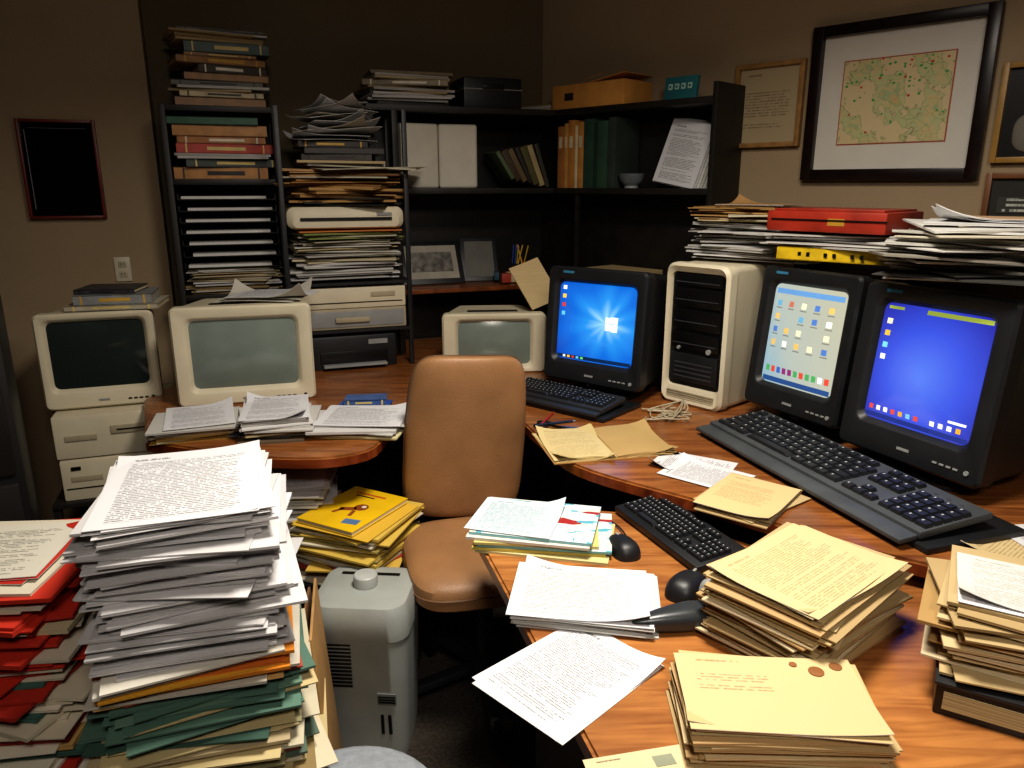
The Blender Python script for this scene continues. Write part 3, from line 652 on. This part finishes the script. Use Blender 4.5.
# ---------------- stack 2 (devices) ----------------
def at(z,s=1.06,o=.38): return WB(s,o,z)
b=B('media_rack')
for sx in (-.243,.243):
    for y in (-.17,.19): b.box((.018,.018,1.03),(sx,y,.515),m=BLK,bev=.002)
for z in (.16,.355): b.box((.49,.38,.012),(0,0.01,z),m=BLK)
b.done(at(.76),BR)
b=B('printer');b.box((.36,.34,.14),(0,0,.07),m=BLK,bev=.012);b.box((.28,.01,.05),(0,-.172,.05),m=BLK2,bev=.003);b.box((.26,.06,.01),(0,-.18,.02),m=GRY,bev=.002);b.box((.08,.004,.02),(.1,-.172,.11),m=GRY);b.done(at(.76),BR)
b=B('disk_drive_unit');b.box((.45,.34,.085),(0,0,.0425),m=BEID,bev=.006);b.box((.45,.34,.085),(0,0,.129),m=BEI,bev=.006)
b.box((.43,.006,.065),(0,-.171,.0425),m=GRY,bev=.003);b.box((.14,.018,.022),(0,-.178,.04),m=BEID,bev=.006);b.box((.42,.003,.004),(0,-.1705,.11),m=BLK2);b.box((.1,.004,.02),(.13,-.171,.14),m=BEID,bev=.003);b.done(at(.927),BR)
stack('document_stack',at(1.128),BR,.40,.30,.20,[(0,WH+['#cfc6a8','#d9d8d4']),(.5,['#b8b0a0','#d9d8d4','#4a4a44','#c9b88a']),(.8,['#8f9a58','#c8c2b0','#d98a48'])],jit=.016,ang=6,wild=.25,tmax=.010,bend=.10)
b=B('laser_printer')
b.loft([(-.17,.42,.055,0,.035,.02),(-.155,.46,.085,0,.044,.03),(.15,.46,.09,0,.046,.03),(.17,.42,.07,0,.045,.02)],BEI,cap0=True,K=6)
b.box((.36,.01,.012),(0,-.171,.04),m=BLK2);b.box((.06,.006,.012),(.15,-.172,.058),m=GRY);b.box((.34,.2,.004),(0,0,.091),m=BEID,bev=.001);b.done(at(1.332),BR)
stack('folder_stack',at(1.424),BR,.42,.29,.15,[(0,['#3a3530','#c8b890','#b89058']),(.35,['#c09a62','#d2b27c','#b98a50']),(.7,['#c8a070','#c8c2b0'])],jit=.022,ang=10,wild=.3,tmax=.012,bend=.16)
pile('book_pile',at(1.576),BR,.36,.25,.10,cols=['#a03028','#8e8e88','#b8301e','#3a3530','#6a6258'],tmin=.018,tmax=.03)
b=B('loose_papers')
for k in range(11): b.sheet(.31-.010*k,.23,.0015,(R.uniform(-.05,.02),R.uniform(-.03,.02),.002+k*.013),R.uniform(-35,35),paper(R.choice(WH+['#c9c2b0','#8e8a80','#55524c']),0),TX[k%3] if k%3==0 else None,a=-.2,c=R.uniform(-.5,.5),curl=.02,tilt=(R.uniform(-4,4),R.uniform(-8,8)))
b.done(at(1.68),BR)
# ---------------- corner shelves ----------------
b=B('corner_shelving')
def bx(s0,s1,o0,o1,z0,z1,m,fr='B'):
    sm=(s0+s1)/2;om=(o0+o1)/2;p=(WB if fr=='B' else WR)(sm,om,(z0+z1)/2)
    b.box((abs(s1-s0),abs(o1-o0),z1-z0),p,(0,0,BR if fr=='B' else RR),m=m,bev=.002)
for z in (1.83,1.49): bx(.0,.93,.005,.35,z-.025,z,SHELF);bx(0.0,1.10,.005,.22,z-.025,z,SHELF,'R')
bx(-.05,.80,.005,.36,1.03,1.05,WOODB);bx(0,1.08,.005,.22,1.03,1.05,WOODB,'R')
bx(.90,.93,.005,.35,.76,1.83,SHELF);bx(.80,.825,.30,.35,.76,1.83,SHELF);bx(1.08,1.10,.005,.22,.76,1.88,SHELF,'R');bx(.40,.42,.19,.21,.76,1.49,SHELF,'R')
bx(-.02,.90,.005,.013,.76,1.83,SHELF);bx(-.02,1.08,.005,.013,.76,1.83,SHELF,'R')
b.done()
b=B('open_binder')
for sx in (-1,1):
    b.box((.175,.055,.275),(sx*.09,0,.137),(0,0,-sx*7),m=mat('#d8d3c4',.6,var=.04),bev=.014,seg=4)
    for k in range(5): b.box((.0025,.002,.25),(sx*(.165-.007*k),-.028-.0008*k,.135),(0,0,-sx*7),m=mat('#b0a890',.7))
b.box((.37,.01,.28),(0,.04,.14),m=DRK);b.done(WB(.60,.24,1.49),BR)
b=B('leaning_books')
for k in range(7): b.box((.018+.006*(k%3),.2,.20-.01*k),(.10-.03*k-.0,0,.10),(0,-18-k*2.5,0),m=mat(['#3c3a30','#a89870','#55502c','#2c2824','#6c5a3e','#4a3a2a','#5a6a4a'][k],.6),bev=.001)
b.done(WB(.22,.20,1.49),BR)
b=B('standing_folders')
x=-.22
for k,(c,w) in enumerate([('#a8703a',.035),('#c09050',.020),('#b8803e',.035),('#d8c8a0',.014),('#c08a48',.03),('#2c4a3c',.055),('#24362c',.014),('#34503f',.055),('#37403a',.04)]):
    b.box((w,.17,.27+.012*(k%3)),(x+w/2,0,.135+.006*(k%3)),(0,0,0),m=mat(c,.55,var=.15),bev=.002)
    if k<5: b.box((w*.5,.002,.05),(x+w/2,-.0855,.20),m=mat('#c8bfa4',.6))
    x+=w+.004
b.done(WR(.50,.11,1.49),RR)
b=B('bowl');b.cyl(.03,.01,(0,0,.005),m=GRY)
t=[(.03,.01),(.05,.03),(.058,.06),(.053,.06),(.042,.032),(.02,.016)]
bb=bmesh.new();bb.loops.layers.uv.new('UVMap');rs=[]
for r,z in t: rs.append([bb.verts.new((r*math.cos(a*math.pi/16),r*math.sin(a*math.pi/16),z)) for a in range(32)])
for a in range(5):
    for c in range(32): bb.faces.new((rs[a][c],rs[a][(c+1)%32],rs[a+1][(c+1)%32],rs[a+1][c]))
bb.faces.new(rs[-1]);
i=b.mi(mat('#6c7376',.3))
for f in bb.faces: f.material_index=i
b.merge(bb,Matrix.Identity(4));b.done(WR(.68,.165,1.49))
b=B('document_display')
for k in range(5):
    b.M=T(.0+.010*k,.0+.008*k,.0)@E(-16,10,0);b.box((.21,.004,.27),(0,0,.14),m=paper(WH[k%4],.3))
b.M=T(.0,-.008,.0)@E(-16,10,0)@T(0,-.003,.14)@E(90,0,0)
b.sheet(.20,.26,.0008,(0,0,0),0,paper('#c9c8c4',0),TX[0]);b.M=Matrix.Identity(4)
b.done(WR(.88,.15,1.494),RR)
b=B('cardboard_box');cb=mat('#c89048',.75,var=.1);b.box((.40,.20,.10),(0,0,.05),m=cb,bev=.003)
b.box((.2,.10,.003),(-.11,-.02,.115),(20,-14,0),m=cb);b.box((.2,.20,.003),(.10,0,.112),(0,-8,0),m=cb);b.box((.05,.002,.03),(-.10,-.101,.05),m=DRK);b.box((.4,.05,.0015),(0,0,.101),m=mat('#a06a34',.5));b.done(WR(.46,.115,1.83),RR)
b=B('desk_sign');b.box((.15,.02,.09),(0,0,.045),(-8,0,0),m=mat('#2f7076',.4),bev=.003)
for k in range(4):
    b.box((.018,.003,.022),(-.045+k*.03,-.0115,.052),(-8,0,0),m=mat('#b9d8c8',.4));b.box((.009,.004,.010),(-.045+k*.03,-.0125,.052),(-8,0,0),m=mat('#2f7076',.4))
b.done(WR(.89,.14,1.832),RR)
pile('book_pile',WB(.72,.19,1.83),BR,.36,.26,.14,cols=['#2a2a2a','#5a5248','#3a3530','#8a7a5a'],pmix=.4)
b=B('equipment_case');b.box((.27,.24,.13),(0,0,.065),m=BLK,bev=.01);b.box((.1,.02,.02),(0,-.125,.09),m=BLK2,bev=.005);b.box((.272,.242,.004),(0,0,.08),m=GRY);b.done(WB(.36,.19,1.83),BR)
b=B('loose_papers');
for k in range(5): b.sheet(.18,.15,.005,(0,0,k*.006),R.uniform(-4,4),paper(R.choice(WH+CR)))
b.done(WR(.14,.13,1.83),RR)
b=B('picture_frame');b.M=E(-30,0,0)
b.box((.30,.012,.22),(0,0,.11),m=BLK,bev=.003);b.box((.25,.004,.17),(0,-.007,.11),m=mat('#a8a296',.4));b.box((.2,.003,.1),(0,-.0095,.11),m=mat('#77746e',.4,var=.5,scale=30));b.M=Matrix.Identity(4)
b.box((.02,.10,.01),(0,.1,.008),m=BLK);b.done(WB(.62,.20,1.05),BR)
b=B('picture_frame');b.M=E(-24,0,0);b.box((.18,.012,.22),(0,0,.11),m=BLK,bev=.003);b.box((.14,.004,.18),(0,-.007,.11),m=mat('#5b5850',.5));b.M=Matrix.Identity(4);b.box((.02,.09,.01),(0,.1,.008),m=BLK);b.done(WB(.38,.16,1.05),BR-8)
b=B('desk_clutter')
for k in range(14):
    b.box((R.uniform(.02,.05),R.uniform(.02,.05),R.uniform(.02,.07)),(R.uniform(-.13,.13),R.uniform(-.06,.06),.03),(0,0,R.uniform(0,90)),m=mat(R.choice(['#a03a28','#c8b890','#3a3a3a','#6a5a40','#2a4a5a']),.5),bev=.002)
for k in range(8): b.cyl(.003,.16,(R.uniform(-.03,.03),R.uniform(-.02,.02),.10),(R.uniform(-20,20),R.uniform(-20,20),0),m=mat(R.choice(['#c04030','#d8b040','#303030','#3050a0']),.4),n=8)
b.cyl(.035,.09,(0,0,.045),m=BLK);b.done(WB(.22,.26,1.05),BR)
b=B('document_stack');
for k in range(7): b.sheet(.3,.19,.012,(0,0,k*.0125),R.uniform(-5,5),paper(R.choice(WH+CR+['#4a4a44'])))
b.done(WR(.62,.12,1.05),RR)
b=B('manila_folder');b.M=E(58,0,24);b.sheet(.15,.20,.004,(0,.10,0),18,paper('#c4ae84',.2),a=.5);b.M=Matrix.Identity(4);b.done((.115,3.04,1.02),0)
# ---------------- wall frames ----------------
def frame(name,s,o,z,w,h,fw,fm,inner,fr='R',depth=.025,matm=None,mw=0,extra=None):
    b=B(name)
    for sx in (-1,1): b.box((fw,depth,h),(sx*(w/2-fw/2),-depth/2,0),m=fm,bev=.003)
    for sz in (-1,1): b.box((w-2*fw,depth,fw),(0,-depth/2,sz*(h/2-fw/2)),m=fm,bev=.003)
    iw,ih=w-2*fw,h-2*fw
    if matm:
        b.box((iw,.006,ih),(0,-.006,0),m=matm)
        b.box((iw-2*mw[0]+.008,.002,ih-2*mw[1]+.008),(0,-.0095,0),m=mat('#a8503a',.5))
        b.box((iw-2*mw[0],.003,ih-2*mw[1]),(0,-.011,0),m=inner)
    else: b.box((iw,.006,ih),(0,-.006,0),m=inner)
    if extra: extra(b)
    p=(WB if fr=='B' else WR)(s,o,z);return b.done(p,BR if fr=='B' else RR)
def mapmat():
    m,nt,b=base('map_print')
    uv=N(nt,'ShaderNodeUVMap');mp=N(nt,'ShaderNodeMapping');mp.inputs['Scale'].default_value=(2.6,1.8,1);mp.inputs['Location'].default_value=(.4,.2,0);nt.links.new(uv.outputs[0],mp.inputs[0])
    no=N(nt,'ShaderNodeTexNoise');no.inputs['Scale'].default_value=1.3;no.inputs['Detail'].default_value=6;no.inputs['Roughness'].default_value=.55;nt.links.new(mp.outputs[0],no.inputs['Vector'])
    cr=N(nt,'ShaderNodeValToRGB');cr.color_ramp.interpolation='CONSTANT';e=cr.color_ramp.elements
    e[0].color=lin('#cfbe96');e[1].position=.485;e[1].color=lin('#8a8a62')
    for p_,c in ((.494,'#b9bc8c'),(.54,'#c8b888'),(.58,'#a8b488'),(.63,'#c4ae7c')): x=e.new(p_);x.color=lin(c)
    nt.links.new(no.outputs[0],cr.inputs[0])
    vo=N(nt,'ShaderNodeTexVoronoi');vo.inputs['Scale'].default_value=22;nt.links.new(uv.outputs[0],vo.inputs['Vector'])
    s=N(nt,'ShaderNodeSeparateColor');nt.links.new(vo.outputs['Color'],s.inputs[0])
    sv=N(nt,'ShaderNodeSeparateXYZ');nt.links.new(uv.outputs[0],sv.inputs[0])
    thr=math_(nt,'SUBTRACT',1.05,math_(nt,'MULTIPLY',sv.outputs[1],.6))
    d=math_(nt,'MULTIPLY',math_(nt,'LESS_THAN',vo.outputs['Distance'],.32),math_(nt,'GREATER_THAN',s.outputs[0],thr))
    v2=N(nt,'ShaderNodeTexVoronoi',feature='DISTANCE_TO_EDGE');v2.inputs['Scale'].default_value=8;nt.links.new(uv.outputs[0],v2.inputs['Vector'])
    ln=math_(nt,'MULTIPLY',math_(nt,'MULTIPLY',math_(nt,'LESS_THAN',v2.outputs['Distance'],.012),.4),math_(nt,'GREATER_THAN',no.outputs[0],.49))
    m1=N(nt,'ShaderNodeMix',data_type='RGBA');nt.links.new(ln,m1.inputs[0]);nt.links.new(cr.outputs[0],m1.inputs[6]);m1.inputs[7].default_value=lin('#4c4226')
    mx=N(nt,'ShaderNodeMix',data_type='RGBA');nt.links.new(m1.outputs[2],mx.inputs[6]);nt.links.new(d,mx.inputs[0])
    c2=N(nt,'ShaderNodeValToRGB');c2.color_ramp.interpolation='CONSTANT';c2.color_ramp.elements[0].color=lin('#3e9a4e');c2.color_ramp.elements[1].position=.65;c2.color_ramp.elements[1].color=lin('#b84030')
    nt.links.new(s.outputs[1],c2.inputs[0]);nt.links.new(c2.outputs[0],mx.inputs[7])
    nt.links.new(mx.outputs[2],b.inputs['Base Color']);b.inputs['Roughness'].default_value=.3
    return m
frame('framed_map',1.66,.003,1.785,.59,.53,.038,mat('#1a0d0a',.3,var=.3,scale=20),mapmat(),depth=.035,matm=mat('#ccc8be',.6,var=.02),mw=(.08,.088))
frame('framed_certificate',1.20,.003,1.80,.28,.31,.018,mat('#9a7444',.4,var=.2,scale=30),text('#a89878',26,30,ink='#3a2c1c',kind=21,op=.6,vtop=.7,vbot=.2,umax=.85))
def photo(b):
    b.sup(.035,.006,.045,.8,1,loc=(-.02,-.012,.04),m=mat('#9f9a90',.5));b.sup(.07,.006,.06,.7,1,loc=(-.02,-.012,-.06),m=mat('#6f6a60',.5));b.sup(.038,.005,.025,.8,1,loc=(-.02,-.0135,.07),m=mat('#2a2624',.5))
frame('framed_photo',2.12,.003,1.72,.28,.30,.018,mat('#a07c3e',.4),mat('#1b1a1a',.3),extra=photo)
frame('framed_photo',2.12,.003,1.44,.28,.20,.018,mat('#7a5030',.4),mat('#3a3a36',.3),extra=lambda b:b.box((.16,.003,.05),(-.02,-.0105,.0),m=text('#3a3a36',3,8,ink='#d8d8d0',kind=23)))
def bl(b):
    b.box((.003,.002,.30),(-.11,-.011,0),m=mat('#8a8a90',.3));b.box((.20,.002,.002),(0,-.011,.155),m=mat('#5a5a60',.3))
frame('framed_picture',2.10,.153,1.56,.27,.375,.012,mat('#6a2418',.4),mat('#050506',.08,var=0),fr='B',extra=bl)
b=B('electrical_outlet');b.box((.06,.006,.10),(0,-.003,0),m=mat('#cfc6b0',.4,var=.03),bev=.002)
for z in (-.02,.02):
    b.box((.03,.003,.026),(0,-.0065,z),m=mat('#b8ae96',.4),bev=.001)
    for x in (-.006,.006): b.box((.002,.002,.009),(x,-.0085,z+.002),m=BLK2)
b.done(WB(1.935,.151,1.165),BR)
# ---------------- hutch and piles over CRTs ----------------
b=B('storage_hutch')
L=1.25
b.box((L,.20,.02),(0,0,.47),m=SHELF,bev=.002);b.box((L,.20,.02),(0,0,.22),m=SHELF)
for x in (-L/2+.01,0,L/2-.01): b.box((.02,.20,.46),(x,0,.23),m=SHELF)
b.done(WR(1.80,.105,.76),RR)
stack('document_stack',(.86,2.64,1.252),-40,.34,.28,.18,[(0,WH),(.4,WH+['#c9b88a','#cdb98c']),(.75,['#b8925a','#c8bfa8','#8c6a44'])],jit=.018,ang=9,wild=.3,top=[paper('#a88250',0),paper('#b89060',0)],tmax=.007,curl=.02,topsize=(.24,.2),bend=.10)
b=B('book_and_paper_stack')
b.book(.32,.22,.038,(.0,-.02,0),3,'#d0b020','#c8b890')
for k in range(9):
    if k in (3,6): continue
    b.box((.010,.001,.012),(-.11+k*.026,-.1345-.0*k,.019),(0,0,3),m=BLK2)
for k in range(5): b.sheet(.40,.28,.005,(R.uniform(-.02,.02),.02+R.uniform(-.02,.02),.039+k*.008),R.uniform(-12,12),paper(R.choice(WH),.5),None,c=R.uniform(-.08,.08))
RED=mat('#963020',.38,var=.2)
b.box((.36,.25,.06),(-.01,-.02,.115),(0,0,-4),m=RED,bev=.006);b.box((.345,.006,.004),(-.01,-.146,.12),(0,0,-4),m=BLK2);b.box((.05,.004,.02),(.02,-.1465,.115),(0,0,-4),m=mat('#a88030',.4))
b.box((.33,.22,.006),(-.01,-.02,.148),(0,0,-4),m=RED,bev=.002)
b.done((1.02,2.29,1.283),-45)
stack('document_stack',(1.225,1.86,1.275),-38,.42,.34,.14,[(0,['#8e8a80','#d4d2cc','#3a3a38','#c9c2b0']),(.4,WH+['#cfc9b8'])],jit=.026,ang=13,wild=.4,top=[TX[1],TX[2],paper('#b89878',0)],tmax=.007,curl=.02,topsize=(.3,.22),bend=.14)
# ---------------- cables ----------------
def cable(name,curves,hexc,r=.0025):
    cu=bpy.data.curves.new(name,'CURVE');cu.dimensions='3D';cu.bevel_depth=r;cu.bevel_resolution=2
    for pts in curves:
        s=cu.splines.new('NURBS');s.points.add(len(pts)-1);s.use_endpoint_u=True;s.order_u=4
        for k,p in enumerate(pts): s.points[k].co=(*p,1)
    cu.materials.append(mat(hexc,.5));o=bpy.data.objects.new(name,cu);sc.collection.objects.link(o)
cs=[]
for j in range(6):
    x,y=.53+R.uniform(-.02,.03),2.33+R.uniform(-.03,.03)
    pts=[(.58,2.40,.80)]
    for k in range(7): pts.append((x+R.uniform(-.10,.09),y+R.uniform(-.09,.05),.764+R.uniform(0,.012)))
    cs.append(pts)
cable('cable_bundle',cs,'#a89d84',.0025)
cable('mouse_cable',[[(.265,1.58,.712),(.26,1.66,.703),(.20,1.72,.703),(.16,1.74,.703),(.14,1.73,.703)]],'#101010',.002)
b=B('scissors')
for sx in (-1,1):
    b.box((.10,.010,.003),(.03,sx*.004,.002),(0,0,sx*6),m=mat('#a8aaac',.25,metal=.9),bev=.001)
    bmt=[(.022*math.cos(a*math.pi/8)-.045,.014*math.sin(a*math.pi/8)+sx*.018) for a in range(16)]
    for a in range(16):
        p0=Vector(bmt[a]);p1=Vector(bmt[(a+1)%16]);mid=(p0+p1)/2
        b.box(((p1-p0).length*1.2,.006,.005),(mid.x,mid.y,.003),(0,0,math.degrees(math.atan2((p1-p0).y,(p1-p0).x))),m=BLK)
b.done((.14,2.235,.76),-20)
# ---------------- lights ----------------
def area(name,loc,rot,size,e,col,spread=180):
    l=bpy.data.lights.new(name,'AREA');l.shape='RECTANGLE';l.size,l.size_y=size;l.energy=e;l.color=col;l.spread=math.radians(spread)
    o=bpy.data.objects.new(name,l);o.location=loc;o.rotation_euler=[math.radians(a) for a in rot];sc.collection.objects.link(o);return o
area('ceiling_lamp_light',(.2,1.3,2.54),(0,0,0),(.45,.45),37,(1,.92,.81),150)
area('rear_lamp_light',(.3,-.6,2.45),(42,0,0),(.5,.35),15,(1,.9,.8),140)
b=B('ceiling_light');b.box((.66,.66,.05),(0,0,0),m=mat('#c8c4bc',.5),bev=.01);b.done((.2,1.3,2.573))
w=bpy.data.worlds.new('w');sc.world=w;w.use_nodes=True;w.node_tree.nodes['Background'].inputs[0].default_value=(.05,.045,.04,1);w.node_tree.nodes['Background'].inputs[1].default_value=.5
